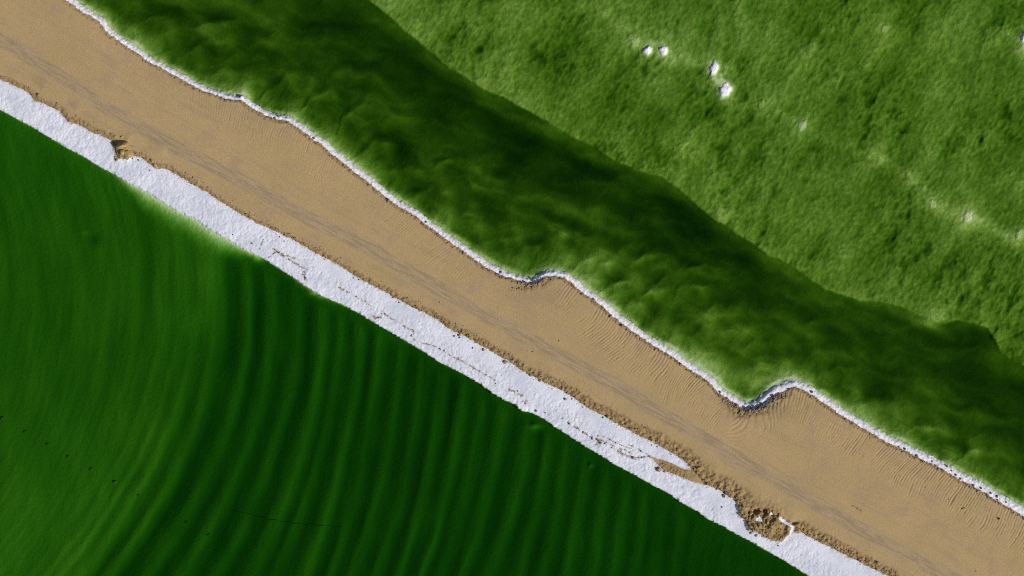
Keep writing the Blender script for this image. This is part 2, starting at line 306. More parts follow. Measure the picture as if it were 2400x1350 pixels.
def pond_depth(x, y, u, v, dS):
    d = np.maximum(-dS, 0)
    yy = np.clip(y, -200, 2600) - 690
    c = x + yy * yy / (2 * 1500.0)
    for _ in range(4):
        R = np.interp(c, [0, 420, 570, 640, 720, 800, 880, 1000, 1250, 1400, 1500, 2500], [760, 800, 900, 1050, 1150, 1400, 1850, 1900, 1800, 2800, 4200, 7000])
        c = x + yy * np.abs(yy) * np.sign(yy) / (2 * R)
    c = c + 7 * fbm(x, y / 2.2, 160, 3, 101) + 3.0 * fbm(x, y / 3, 34, 2, 102)
    y0 = np.interp(c, [300, 440, 480, 540, 600, 660, 800], [700, 860, 770, 560, 500, 420, 100])
    fade = sst(y0 - 90, y0 + 70, y) * (0.55 + 0.45 * sst(y0, y0 + 260, y))
    amp = np.clip(1.0 + 0.9 * fbm(c, y / 4.0, 70, 2, 104), 0.3, 1.6)
    ring = 0.80 * ring_profile(c) * fade * amp * sst(2, 40, d)
    left = 1 - sst(430, 540, c) * sst(640, 860, y)
    ring = ring + left * (1 - 0.6 * sst(850, 1150, y)) * (0.09 * fbm(c, y / 12.0, 46, 3, 107, 0.45) + 0.03 * np.sin(c / 8.6 + 2 * fbm(x, y, 200, 2, 108))  * np.clip(fbm(x, y, 150, 2, 109) + 0.2, 0, 1)) * sst(5, 50, d)
    ring = ring + (0.040 * fbm(c, y / 12.0, 12, 2, 105) + 0.02 * fbm(c, y / 6.0, 28, 2, 106)) * sst(5, 40, d)
    dep = 0.63 + 0.0 * x + 0.19 * sst(440, 560, c) * fade + 0.03 * sst(700, 1200, c)
    dep -= 0.09 * gauss(x, y, 50, 1250, 330, 260, 0) + 0.03 * gauss(x, y, 450, 680, 160, 120, 0)
    dep += ring + 0.07 * fbm(x * 1.0, y / 3.2, 75, 3, 111) + 0.03 * fbm(x, y / 4.0, 22, 3, 112)
    dep += 0.04 * fbm(x, y, 260, 2, 113)
    for (cx, cy, rx, ry, a) in [(218,560,12,15,.14),(196,545,10,5,-.10),(470,640,24,30,-.06),(490,560,30,40,-.05),(460,745,26,34,-.05),(560,600,30,60,.05),
            (1255,1000,15,9,-.34),(1244,990,8,6,.10),(1384,1093,8,6,-.22),(1377,1089,5,7,.16),(602,604,14,11,-.44),(584,592,9,6,-.3),(735,687,18,6,-.40),(752,697,14,5,-.3),
            (1160,960,40,20,-.04),(880,790,40,30,-.04)]:
        dep += a * gauss(x, y, cx, cy, rx, ry, 0)
    s = np.abs(0)
    L = 3.0 + 33 * (gauss(x, y, 430, 505, 110, 60, 33) + gauss(x, y, 340, 455, 50, 30, 33) * 0.8 + gauss(x, y, 520, 560, 60, 34, 33) * 0.8) + 5 * gauss(x, y, 720, 680, 60, 30, 30)
    L = L * (1 + 0.35 * fbm(x, y, 36, 2, 121))
    dep = dep * (1 - np.exp(-(d / L) ** 1.15)) - 0.05 * ridged(x, y, 15, 2, 123) * np.exp(-d / 24) * sst(5, 14, L)
    return np.maximum(dep, 0.012) + 0.10 * sst(0, 1.5, d)

# ------------------------------------------------------------------ the dike: road, shores
Z_WATER, Z_RIM, Z_DIRT, Z_SALT, Z_POND = 0, 1, 2, 3, 4
def dike(x, y, u, v):
    dU = signed(x, y, u, v, RIM); dS = signed(x, y, u, v, SHORE); dM = signed(x, y, u, v, EDGE); dL = signed(x, y, u, v, LIP)
    dT = signed(x, y, u, v, TRACK)
    w = rim_half(x, y)
    n1 = 4.2 * fbm(u, v, 15, 3, 201, 0.65) + 1.6 * fbm(x, y, 5, 2, 202)
    n2 = 3.6 * fbm(u, v, 16, 3, 203, 0.65) + 1.8 * fbm(x, y, 5, 2, 204)
    outer = dU - w - n1                      # >0 under water
    inner = -(dU + w * 0.85) - n2            # >0 dirt
    sc1 = 4.5 * np.abs(perlin(u / 19, v / 40, 207)) + 1.6 * fbm(u, v, 7, 2, 208)
    sS = dS - sc1 + 0.5                      # >0 land
    wedge = sd_poly(x, y, WEDGE)
    eM = dM + 4.0 * fbm(x, y, 13, 3, 205) + 2.6 * fbm(x, y, 4.5, 2, 206)
    dirtness = np.maximum(eM, wedge + 1.6 * fbm(x, y, 9, 2, 209))
    pw = []
    for P in (PATCH1, PATCH2, PATCH3): pw.append(sd_poly(x, y, P) + 0.8 * fbm(x, y, 5, 2, 210))
    pm = np.maximum(np.maximum(pw[0], pw[1]), pw[2])
    zone = np.full(x.shape, Z_DIRT, np.int8)
    zone[dirtness < 0] = Z_SALT
    zone[inner < 0] = Z_RIM
    zone[outer > 2.5] = Z_WATER
    zone[sS < -1.5] = Z_POND
    for k, p in enumerate(pw): zone[(p > 0) & (zone == Z_DIRT)] = 5 + k
    # ---------------- heights
    far = -dU                                 # px from rim centre towards the road
    PR = [px2uv(*p_) for p_ in RIM]; gu = np.arange(-1700, 1700, 10.0); gv = np.interp(gu, [p_[0] for p_ in PR], [p_[1] for p_ in PR])
    ker = np.hanning(27); ker /= ker.sum(); gv = np.convolve(np.pad(gv, 13, 'edge'), ker, 'valid')
    farS = np.interp(u, gu, gv) - v                  # smoothed, so the bank has no crease behind the notches
    road = 0.38 + 0.60 * sst(-10, 75, farS)
    road = np.minimum(road, 0.56 + 0.42 * sst(-2, 60, dM))
    road = road + 0.10 * sst(0, 7, dM) * (1 - sst(14, 30, dM))                       # pushed-up berm
    road += 0.03 * fbm(x, y, 120, 3, 221) + 0.006 * fbm(x, y, 14, 3, 222) + 0.004 * fbm(x, y, 5, 2, 223)
    ad = np.abs(dT)
    road -= 0.035 * np.exp(-((ad - 9) / 4) ** 2) - 0.012 * np.exp(-(ad / 4) ** 2)
    lng = fbm(u / 9, dT, 3.2, 2, 225)
    road += 0.012 * lng * np.exp(-(ad / 22) ** 2) + 0.003 * lng
    # blade and crawler marks raked across the bank
    xr = x
    strong = (sst(1290, 1330, xr) * (1 - sst(1640, 1800, xr)) + sst(1775, 1800, xr)) + 0.5 * sst(410, 470, xr) * (1 - sst(780, 850, xr)) + 0.40 * sst(850, 900, xr) * (1 - sst(1080, 1120, xr)) + 0.35 * sst(1640, 1700, xr) * (1 - sst(1740, 1790, xr))
    shear = np.interp(x, [380, 480, 600, 800, 900, 1050, 1300, 1450, 1560, 1700, 1800, 1900, 2050, 2200, 2400], [-.58, -.56, -.35, -.05, .35, .2, .35, .15, .0, .5, -.42, -.05, .12, .15, .05])
    ext = np.interp(x, [400, 1200, 1320, 1640, 1790, 1870, 2400], [80, 80, 92, 96, 72, 82, 96]) + 10 * np.sin(u / 31.0) + 26 * fbm(u, v * 0.0, 45, 2, 231)
    mask = sst(8, 15, far) * (1 - sst(ext - 22, ext + 4, far)) * np.clip(strong, 0, 1) * np.clip(0.35 + 1.9 * (fbm(u / 1.0, far / 2.0, 34, 3, 239) + 0.22), 0.12, 1)
    pz = u + shear * far + 3.5 * np.sin(far / 21.0 + u / 90.0) + 8 * fbm(u, v, 90, 2, 232) + 1.0 * fbm(u, v, 16, 2, 233) + 3.0 * np.sign(perlin(u / 37.0, far / 70.0, 238)) 
    per = 6.4
    ph = pz / per * 2 * math.pi
    prof = 1 - np.abs(np.sin(ph * 0.5)) ** 0.6 * 1.0
    amp = 0.35 + 1.1 * np.clip(perlin(pz / 7.0, far / 60, 236) + 0.45, 0, 1) + 0.5 * np.clip(fbm(u, v / 2, 40, 2, 234), 0, 1)
    road -= 0.075 * prof * mask * amp
    deep = np.clip(fbm(pz / 2.0, far / 9, 5, 2, 235) - 0.32, 0, 1) * mask
    road -= 0.16 * deep
    # shorter comb marks behind the lower berm
    m2 = sst(16, 22, dM) * (1 - sst(32, 52, dM)) * sst(500, 700, x) * np.clip(fbm(u, v, 60, 2, 241) * 1.5 + 0.6, 0, 1)
    road -= 0.018 * (1 - np.abs(np.sin((u - 0.55 * dM + 4 * fbm(u, v, 30, 2, 242)) / 4.6 * math.pi / 1.0)) ** 0.7) * m2
    # broken ground
    f1, f2 = worley(x, y, 5.2, 7); g1, g2 = worley(x, y, 10.5, 9)
    bw = np.interp(x, [0, 250, 600, 1000, 1300, 1600, 1750, 1900, 2080, 2400], [14, 16, 10, 16, 22, 32, 42, 28, 22, 20])
    rough = sst(-1, 3, dM) * (1 - sst(bw * 0.6, bw * 1.15, dM + 6 * fbm(x, y, 25, 2, 251)))
    rough *= np.interp(x, [0, 300, 550, 800, 1100, 1600], [.7, .85, .6, .85, 1.05, 1.3])
    rough = np.maximum(rough, 0.7 * sst(-3, 3, wedge) * sst(1540, 1550, x) * (1 - sst(1600, 1650, x)))
    rr = (1 - sst(9, 17, far + 4 * fbm(x, y, 30, 2, 253))) * sst(0, 2, inner)
    rough2 = np.maximum(rr * np.interp(x, [0, 300, 800, 1100, 2400], [.3, .5, .8, .9, .9]),
        gauss(x, y, 1255, 668, 44, 11, -14) * 0.9 + gauss(x, y, 1765, 962, 42, 13, -12) * 1.2 + gauss(x, y, 1715, 950, 28, 14, 35) + gauss(x, y, 1830, 928, 30, 12, -25) * 1.0)
    rough2 = np.clip(rough2, 0, 1.2) * (inner > 0)
    heap = gauss(x, y, 1790, 1222, 56, 42, 25); heap2 = gauss(x, y, 298, 352, 26, 26, 0) * 0.4
    rough = rough * (1 + 0.5 * gauss(x, y, 1690, 1150, 70, 30, 38))
    ro = np.clip(np.maximum(np.maximum(rough, rough2), np.maximum(heap * 1.3, heap2 * 0.35)), 0, 1.6)
    road += ro * (0.10 * (0.62 - f1) + 0.17 * (0.6 - g1) + 0.09 * fbm(x, y, 16, 3, 255))
    road += 0.10 * heap
    for (cx, cy, rx, ry, an, a) in [(1772,1196,9,6,-20,.55),(1790,1199,8,9,0,.8),(1808,1215,8,9,0,.6),(1822,1250,16,7,-10,.35),(1740,1188,14,5,10,-.25),
            (1858,1225,10,3,-15,.35),(1806,1232,6,20,5,-.3),(1768,1233,20,10,0,-.2),(1779,1206,8,8,0,-.1),(1777,1200,4,3,0,-.35),(1845,1238,7,20,20,-.25),
            (1650,1108,12,5,30,.15),(290,357,10,9,0,-.28),(302,366,9,9,0,-.30)]:
        road -= a * gauss(x, y, cx, cy, rx, ry, an)
    groove = np.full(x.shape, 99.0, f4)
    n = (x > 1980) & (x < 2030) & (y > 1170) & (y < 1210)
    for sg in ([(780,545),(830,575),(870,545),(930,550),(960,610)],[(985,680),(1010,625),(1050,640),(1045,700)],[(1060,735),(1140,655),(1110,720),(1160,760)],
               [(1215,790),(1240,750),(1290,770),(1290,820),(1235,830),(1215,790)],[(1290,820),(1315,900)]):
        if n.any(): groove[n] = np.minimum(groove[n], seg_dist(x[n].astype(f4), y[n].astype(f4), Z(sg, 1960, 1160, 24)))
    road -= 0.05 * np.exp(-(groove / 0.9) ** 2)
    # rim: knobbly salt crust
    k1, k2 = worley(x, y, 7.5, 31)
    t = np.clip((w - dU) / (2 * w), 0, 1)
    rim = 0.10 + 0.13 * sst(0, 0.4, t) + 0.09 * (0.5 - k1) + 0.07 * fbm(x, y, 20, 3, 261) + 0.03 * fbm(x, y, 5, 2, 262)
    rim = rim - 0.12 * sst(-4, 0, outer) + 0.30 * gauss(x, y, 566, 227, 4, 6, 10) + 0.12 * gauss(x, y, 657, 275, 5, 4) + 0.12 * gauss(x, y, 740, 322, 5, 5)
    # salt flat
    flat = 0.07 + 0.36 * sst(0, 60, dS) + 0.05 * (1 - np.exp(-np.maximum(sS, 0) / 2))
    smooth = sst(0.05, 0.35, fbm(u / 3, v, 40, 2, 271)) * sst(700, 1000, x) * np.clip(np.exp(-((dM + 22) / 16) ** 2), 0, 1)
    tex = 1 - 0.8 * smooth
    c1, c2 = worley(u * 0.8, v, 9.5, 41)
    crack = np.exp(-((c2 - c1) / 0.10))
    plate = fbm(x, y, 13, 3, 273, 0.6)
    kk = ridged(x + 3 * fbm(x, y, 20, 2, 276), y, 9, 2, 275)
    flat += 0.035 * ridged(u / 5.0 + 6 * fbm(x, y, 40, 2, 277), v, 15, 3, 278) * np.clip(0.5 + 1.5 * fbm(u, v, 90, 2, 279), 0, 1)
    flat += tex * (0.060 * plate - 0.050 * crack * np.clip(0.4 + 1.5 * fbm(x, y, 50, 2, 274), 0, 1) + 0.034 * kk) + 0.05 * fbm(x, y, 60, 2, 272)
    swd = np.full(x.shape, 0.0, f4)
    ns = (zone == Z_SALT)
    xs_, ys_ = x[ns].astype(f4), y[ns].astype(f4)
    wob = 2.4 * fbm(xs_, ys_, 6, 3, 281); acc = np.zeros(xs_.shape, f4)
    for sg, sw in zip(SEAMS, [k * 1.35 for k in SEAM_W]):
        bx = [p[0] for p in sg]; by = [p[1] for p in sg]
        nn = (xs_ > min(bx) - 9) & (xs_ < max(bx) + 9) & (ys_ > min(by) - 9) & (ys_ < max(by) + 9)
        if nn.any():
            dd = seg_dist(xs_[nn], ys_[nn], sg) + wob[nn]
            acc[nn] = np.maximum(acc[nn], np.exp(-(np.maximum(dd, 0) / sw) ** 2))
    brk = np.clip(0.50 + 1.7 * fbm(xs_, ys_, 9, 2, 283), 0, 1)
    swd[ns] = acc * brk
    flat += -0.05 * swd + 0.02 * swd * fbm(x, y, 4, 2, 285) * 3
    # step of crust where it meets the dirt
    h = np.where(zone == Z_DIRT, road, 0)
    flat = np.minimum(flat, 0.5)
    h = np.where(zone == Z_SALT, flat, h)
    bl = sst(-5, 3, dirtness)                 # soften salt / dirt join
    both = (zone == Z_DIRT) | (zone == Z_SALT)
    h = np.where(both, flat * (1 - bl) + road * bl, h)
    h = np.where(zone >= 5, np.maximum(road * 0.55 + 0.28 + 0.03 * plate, 0.4), h)
    bi = sst(-2.5, 1.5, inner)
    h = np.where((zone == Z_RIM) | ((inner > 0) & (inner < 3)), rim * (1 - bi) + road * bi, h)
    dp = lake_depth(x, y, u, v, dU, dL)
    h = np.where(zone == Z_WATER, -dp, h)
    e = sst(-1.2, 2.5, outer)
    hh = rim * (1 - e) - 0.10 * e
    h = np.where((outer > -1.2) & (outer <= 2.5), hh, h)
    pd = pond_depth(x, y, u, v, dS)
    h = np.where(zone == Z_POND, -pd, h)
    e = sst(-1.5, 1.2, sS)
    h = np.where((sS >= -1.5) & (sS < 1.2), -0.11 * (1 - e) + flat * e, h)
    attrs = {
        'trail': np.exp(-(ad / 17) ** 4).astype(f4),
        'broken': np.clip(ro, 0, 1).astype(f4),
        'seam': swd.astype(f4),
        'near_dirt': np.exp(-np.maximum(-dirtness, 0) / 2.2).astype(f4) * (zone == Z_SALT),
        'groove': np.exp(-(groove / 1.0) ** 2).astype(f4),
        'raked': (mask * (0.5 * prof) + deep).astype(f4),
        'silt': np.where(dU > 0, 1 - np.exp(-np.maximum(dU - w, 0) / 28), 1 - np.exp(-np.maximum(-dS, 0) / 45)).astype(f4),
    }
    return h.astype(f4), zone, attrs

# ------------------------------------------------------------------ grid to mesh
def grow(a, b, lo, hi, step):
    core = list(np.arange(a, b + step * .5, step)); pre = []; post = []
    s = step; q = a
    while q > lo: s *= 1.22; q -= s; pre.append(q)
    s = step; q = core[-1]
    while q < hi: s *= 1.22; q += s; post.append(q)
    return np.array(pre[::-1] + core + post)

def make_mesh(name, co, quads, attrs, mat, kind=None, label=None, cat=None, group=None, smooth=True, parent=None):
    used = np.zeros(len(co), bool); used[quads.ravel()] = True
    idx = np.cumsum(used) - 1
    co2 = co[used]; q2 = idx[quads].astype(np.int32)
    me = bpy.data.meshes.new(name)
    me.vertices.add(len(co2)); me.vertices.foreach_set('co', co2.astype(f4).ravel())
    me.loops.add(q2.size); me.loops.foreach_set('vertex_index', q2.ravel())
    me.polygons.add(len(q2)); me.polygons.foreach_set('loop_start', np.arange(0, q2.size, 4, dtype=np.int32))
    me.polygons.foreach_set('loop_total', np.full(len(q2), 4, np.int32))
    if smooth: me.polygons.foreach_set('use_smooth', np.ones(len(q2), bool))
    me.update(calc_edges=True)
    for k, a in (attrs or {}).items():
        at = me.attributes.new(k, 'FLOAT', 'POINT'); at.data.foreach_set('value', a[used].astype(f4))
    me.materials.append(mat)
    o = bpy.data.objects.new(name, me); COL.objects.link(o)
    if parent: o.parent = parent
    tag(o, label, cat, group, kind)
    return o

def tag(o, label=None, cat=None, group=None, kind=None):
    if label: o['label'] = label
    if cat: o['category'] = cat
    if group: o['group'] = group
    if kind: o['kind'] = kind

def grid_quads(nu, nv):
    i = np.arange(nu * nv).reshape(nv, nu)
    return np.stack([i[:-1, :-1], i[:-1, 1:], i[1:, 1:], i[1:, :-1]], -1).reshape(-1, 4)

# ------------------------------------------------------------------ materials
def mat(name):
    m = bpy.data.materials.new(name); m.use_nodes = True
    nt = m.node_tree; nt.nodes.clear()
    return m, nt
class N:
    def __init__(s, nt): s.nt = nt
    def new(s, t, **kw):
        n = s.nt.nodes.new(t)
        for k, v in kw.items(): setattr(n, k, v)
        return n
    def link(s, a, b): s.nt.links.new(a, b)
    def coord(s, rot=0.0, scale=(1, 1, 1)):
        tc = s.new('ShaderNodeTexCoord'); mp = s.new('ShaderNodeMapping')
        mp.vector_type = 'TEXTURE'
        mp.inputs['Rotation'].default_value = (0, 0, -rot); mp.inputs['Scale'].default_value = tuple(1 / k for k in scale)
        s.link(tc.outputs['Object'], mp.inputs[0]); return mp.outputs[0]
    def noise(s, co, scale, detail=4, rough=0.55, dist=0.0):
        n = s.new('ShaderNodeTexNoise'); n.inputs['Scale'].default_value = scale; n.inputs['Detail'].default_value = detail
        n.inputs['Roughness'].default_value = rough; n.inputs['Distortion'].default_value = dist
        s.link(co, n.inputs['Vector']); return n.outputs['Fac']
    def ramp(s, f, a, b, lo=0.0, hi=1.0):
        n = s.new('ShaderNodeMapRange'); n.interpolation_type = 'SMOOTHSTEP'
        n.inputs[1].default_value = a; n.inputs[2].default_value = b; n.inputs[3].default_value = lo; n.inputs[4].default_value = hi
        s.link(f, n.inputs[0]); return n.outputs[0]
    def mix(s, f, a, b, mode='MIX'):
        n = s.new('ShaderNodeMix', data_type='RGBA', blend_type=mode)
        if isinstance(f, (int, float)): n.inputs[0].default_value = f
        else: s.link(f, n.inputs[0])
        for k, c in ((6, a), (7, b)):
            if isinstance(c, tuple): n.inputs[k].default_value = (*c, 1)
            else: s.link(c, n.inputs[k])
        return n.outputs[2]
    def math(s, op, a, b=0.0):
        n = s.new('ShaderNodeMath', operation=op)
        for k, c in ((0, a), (1, b)):
            if isinstance(c, (int, float)): n.inputs[k].default_value = c
            else: s.link(c, n.inputs[k])
        return n.outputs[0]
    def attr(s, name):
        n = s.new('ShaderNodeAttribute'); n.attribute_name = name; return n.outputs['Fac']
    def bump(s, h, strength, dist):
        n = s.new('ShaderNodeBump'); n.inputs['Strength'].default_value = strength; n.inputs['Distance'].default_value = dist
        s.link(h, n.inputs['Height']); return n.outputs[0]
    def out(s, col, rough=0.9, normal=None, spec=0.3):
        b = s.new('ShaderNodeBsdfPrincipled')
        if isinstance(col, tuple): b.inputs['Base Color'].default_value = (*col, 1)
        else: s.link(col, b.inputs['Base Color'])
        b.inputs['Roughness'].default_value = rough; b.inputs['Specular IOR Level'].default_value = spec
        if normal: s.link(normal, b.inputs['Normal'])
        o = s.new('ShaderNodeOutputMaterial'); s.link(b.outputs[0], o.inputs[0])

def mat_dirt():
    m, nt = mat('packed_dirt'); g = N(nt); co = g.coord()
    al = g.coord(rot=TH, scale=(0.09, 1.0, 1.0))
    c = g.mix(g.ramp(g.noise(co, 0.16, 4, 0.6), 0.38, 0.64), (0.480, 0.332, 0.158), (0.440, 0.312, 0.140))
    c = g.mix(g.ramp(g.noise(co, 0.55, 4, 0.6), 0.46, 0.70), c, (0.425, 0.290, 0.160))
    c = g.mix(g.ramp(g.noise(al, 1.5, 5, 0.65), 0.50, 0.68, 0, 0.45), c, (0.345, 0.255, 0.145))
    # worn wheel path: greyer, streaked along the dike
    tr = g.attr('trail')
    st = g.ramp(g.noise(al, 4.0, 6, 0.75), 0.42, 0.58)
    pathc = g.mix(st, (0.440, 0.320, 0.190), (0.290, 0.218, 0.128))
    wob = g.math('MULTIPLY', tr, g.ramp(g.noise(co, 0.22, 3, 0.6), 0.30, 0.60, 0.55, 1.0))
    c = g.mix(g.ramp(wob, 0.10, 0.70, 0, 0.9), c, pathc)
    # turned-over soil is browner
    br = g.attr('broken')
    brc = g.mix(g.ramp(g.noise(co, 3.0, 4, 0.6), 0.40, 0.62), (0.360, 0.235, 0.098), (0.235, 0.148, 0.075))
    brc = g.mix(g.ramp(g.noise(co, 1.2, 2, 0.5), 0.52, 0.64, 0, 0.6), brc, (0.40, 0.29, 0.11))
    c = g.mix(g.ramp(br, 0.05, 0.75, 0, 0.92), c, brc)
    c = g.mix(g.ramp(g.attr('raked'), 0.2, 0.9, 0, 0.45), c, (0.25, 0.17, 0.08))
    c = g.mix(g.ramp(g.attr('groove'), 0.2, 0.8, 0, 0.8), c, (0.14, 0.10, 0.045))
    # salt dust and pale crumbs
    c = g.mix(g.ramp(g.noise(co, 9.0, 3, 0.7), 0.68, 0.74, 0, 0.55), c, (0.47, 0.38, 0.22))
    c = g.mix(g.ramp(g.noise(co, 7.0, 3, 0.7), 0.24, 0.31, 0.55, 0), c, (0.20, 0.135, 0.065))
    c = g.mix(g.ramp(g.noise(co, 4.2, 5, 0.8), 0.36, 0.64, 0, 0.32), c, (0.26, 0.18, 0.085))
    sp = g.noise(co, 12.0, 4, 0.75)
    c = g.mix(g.ramp(sp, 0.35, 0.65, 0, 0.30), c, (0.27, 0.195, 0.11))
    bm = g.bump(g.noise(co, 5.0, 6, 0.75), 0.8, 0.07)
    g.out(c, 0.95, bm, 0.15); return m

def mat_salt(name, base, grey, dirt_amt=1.0):
    m, nt = mat(name); g = N(nt); co = g.coord()
    c = g.mix(g.ramp(g.noise(co, 0.35, 4, 0.6), 0.35, 0.68), base, grey)
    c = g.mix(g.ramp(g.noise(co, 4.5, 5, 0.7), 0.56, 0.72, 0, 0.35), c, tuple(k * 0.86 for k in grey))
    c = g.mix(g.ramp(g.noise(co, 6.0, 2, 0.6), 0.70, 0.75, 0, 0.6 * dirt_amt), c, (0.36, 0.31, 0.27))
    br = g.mix(g.ramp(g.noise(co, 5.0, 4, 0.6), 0.42, 0.6), (0.30, 0.215, 0.135), (0.12, 0.085, 0.06))
    c = g.mix(g.ramp(g.attr('seam'), 0.22, 0.62, 0, 0.9), c, br)
    c = g.mix(g.ramp(g.attr('seam'), 0.03, 0.30, 0, 0.45), c, (0.52, 0.46, 0.43))
    nd = g.math('ADD', g.attr('near_dirt'), g.ramp(g.noise(co, 3.0, 5, 0.7), 0.35, 0.65, -0.45, 0.3))
    c = g.mix(g.ramp(nd, 0.25, 0.95, 0, 0.75), c, (0.50, 0.40, 0.33))
    bm = g.bump(g.noise(co, 4.5, 6, 0.75), 0.8, 0.08)
    g.out(c, 0.75, bm, 0.3); return m

def mat_bed(name, a, b, c3):
    m, nt = mat(name); g = N(nt); co = g.coord()
    c = g.mix(g.ramp(g.noise(co, 0.05, 3, 0.6), 0.38, 0.62), a, b)
    c = g.mix(g.ramp(g.noise(co, 0.30, 4, 0.65), 0.45, 0.72, 0, 0.6), c, c3)
    c = g.mix(g.attr('silt'), (0.80, 0.80, 0.80), c)
    c = g.mix(g.ramp(g.noise(co, 3.5, 4, 0.7), 0.4, 0.7, 0, 0.22), c, tuple(k * 0.8 for k in b))
    bm = g.bump(g.noise(co, 2.6, 6, 0.75), 0.9, 0.16)
    g.out(c, 0.9, bm, 0.0); return m

def mat_water(name, sigma, dens=6.0):
    m, nt = mat(name); g = N(nt)
    tr = g.new('ShaderNodeBsdfTransparent'); gl = g.new('ShaderNodeBsdfGlossy'); gl.inputs['Roughness'].default_value = 0.06
    co = g.coord(); bm = g.bump(g.noise(co, 1.6, 4, 0.6), 0.12, 0.05)
    g.link(bm, gl.inputs['Normal'])
    fr = g.new('ShaderNodeFresnel'); fr.inputs['IOR'].default_value = 1.16; mx = g.new('ShaderNodeMixShader')
    gm = g.new('ShaderNodeNewGeometry'); g.link(g.math('MULTIPLY', fr.outputs[0], g.math('SUBTRACT', 1.0, gm.outputs['Backfacing'])), mx.inputs[0]); g.link(tr.outputs[0], mx.inputs[1]); g.link(gl.outputs[0], mx.inputs[2])
    va = g.new('ShaderNodeVolumeAbsorption'); va.inputs['Density'].default_value = dens
    va.inputs['Color'].default_value = (*[1 - s / dens for s in sigma], 1)
    o = g.new('ShaderNodeOutputMaterial'); g.link(mx.outputs[0], o.inputs['Surface']); g.link(va.outputs[0], o.inputs['Volume'])
    return m

def mat_rock(name, a, b, c3=None):
    m, nt = mat(name); g = N(nt); co = g.coord()
    c = g.mix(g.ramp(g.noise(co, 3.0, 4, 0.6), 0.38, 0.64), a, b)
    if c3: c = g.mix(g.ramp(g.noise(co, 7.0, 3, 0.7), 0.55, 0.68), c, c3)
    g.out(c, 0.95, g.bump(g.noise(co, 9.0, 5, 0.7), 0.5, 0.03), 0.1); return m

DIRT = mat_dirt()
SALT = mat_salt('salt_crust', (0.715, 0.715, 0.77), (0.59, 0.60, 0.665))
RIMM = mat_salt('rim_salt', (0.76, 0.745, 0.775), (0.66, 0.64, 0.68), 0.4)
BED_L = mat_bed('lake_bed_salt', (0.74, 0.76, 0.58), (0.70, 0.72, 0.44), (0.62, 0.68, 0.46))
BED_P = mat_bed('pond_bed_silt', (0.70, 0.72, 0.66), (0.74, 0.70, 0.52), (0.60, 0.66, 0.50))
W_LAKE = mat_water('lake_brine', (2.12, 1.42, 3.5))
W_POND = mat_water('pond_brine', (2.2, 1.16, 3.3))
ROCK = mat_rock('brown_rock', (0.30, 0.215, 0.155), (0.17, 0.125, 0.095), (0.36, 0.27, 0.19))
DARK = mat_rock('dark_rock', (0.085, 0.075, 0.085), (0.16, 0.125, 0.11))  # near-black tone for the rim rocks and the smaller stones
SOIL = mat_rock('turned_soil', (0.33, 0.225, 0.095), (0.19, 0.12, 0.06), (0.40, 0.29, 0.11))
CLOD = mat_rock('dry_clod', (0.42, 0.31, 0.13), (0.30, 0.20, 0.09), (0.48, 0.37, 0.16))
SALTM = mat_rock('mound_salt', (0.82, 0.80, 0.85), (0.70, 0.68, 0.74))
WOOD = mat_rock('soaked_wood', (0.46, 0.42, 0.24), (0.34, 0.31, 0.17))
WEED = mat_rock('dry_weed', (0.05, 0.06, 0.03), (0.10, 0.09, 0.05))

# ------------------------------------------------------------------ build the ground
us = grow(-1470, 1470, -60000, 60000, 1.6)
vs = np.arange(-276, 176, 1.7)
U, V = np.meshgrid(us, vs); U = U.ravel(); V = V.ravel(); X, Y = uv2px(U, V)
H, ZN, AT = dike(X, Y, U, V)
co = np.stack([wx(X), wy(Y), H], 1)
q = grid_quads(len(us), len(vs))
zq = ZN[q]; zf = zq[:, 0].copy()
for k in (Z_DIRT, Z_SALT, Z_RIM): zf[(zq == k).sum(1) >= 3] = k
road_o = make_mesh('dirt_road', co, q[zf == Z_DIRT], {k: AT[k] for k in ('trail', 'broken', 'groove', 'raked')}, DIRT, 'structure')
make_mesh('salt_shore', co, q[zf == Z_SALT], {k: AT[k] for k in ('seam', 'near_dirt')}, SALT, 'structure')
make_mesh('salt_rim', co, q[zf == Z_RIM], {k: AT[k] for k in ('seam', 'near_dirt')}, RIMM, 'structure')
for k, lab in ((5, 'small bright white salt patch with a pointed top in the brown dug-over soil'),
               (6, 'long thin streak of white salt running down through brown soil to the salt shore'),
               (7, 'tiny pale salt patch on brown soil just above the dark hollow, beside the salt streak')):
    make_mesh('salt_patch', co, q[zf == k], {'seam': AT['seam'] * 0, 'near_dirt': AT['near_dirt'] * 0}, SALT, None, lab, 'salt patch', 'salt patches in the dug-over soil')
def grid_height(x, y):
    """height of the dike sheet under a photo pixel"""
    u, v = px2uv(x, y)
    i = int(np.clip(np.searchsorted(us, u), 1, len(us) - 1)); j = int(np.clip(round((v - vs[0]) / 1.7), 0, len(vs) - 1))
    return float(H[j * len(us) + i])

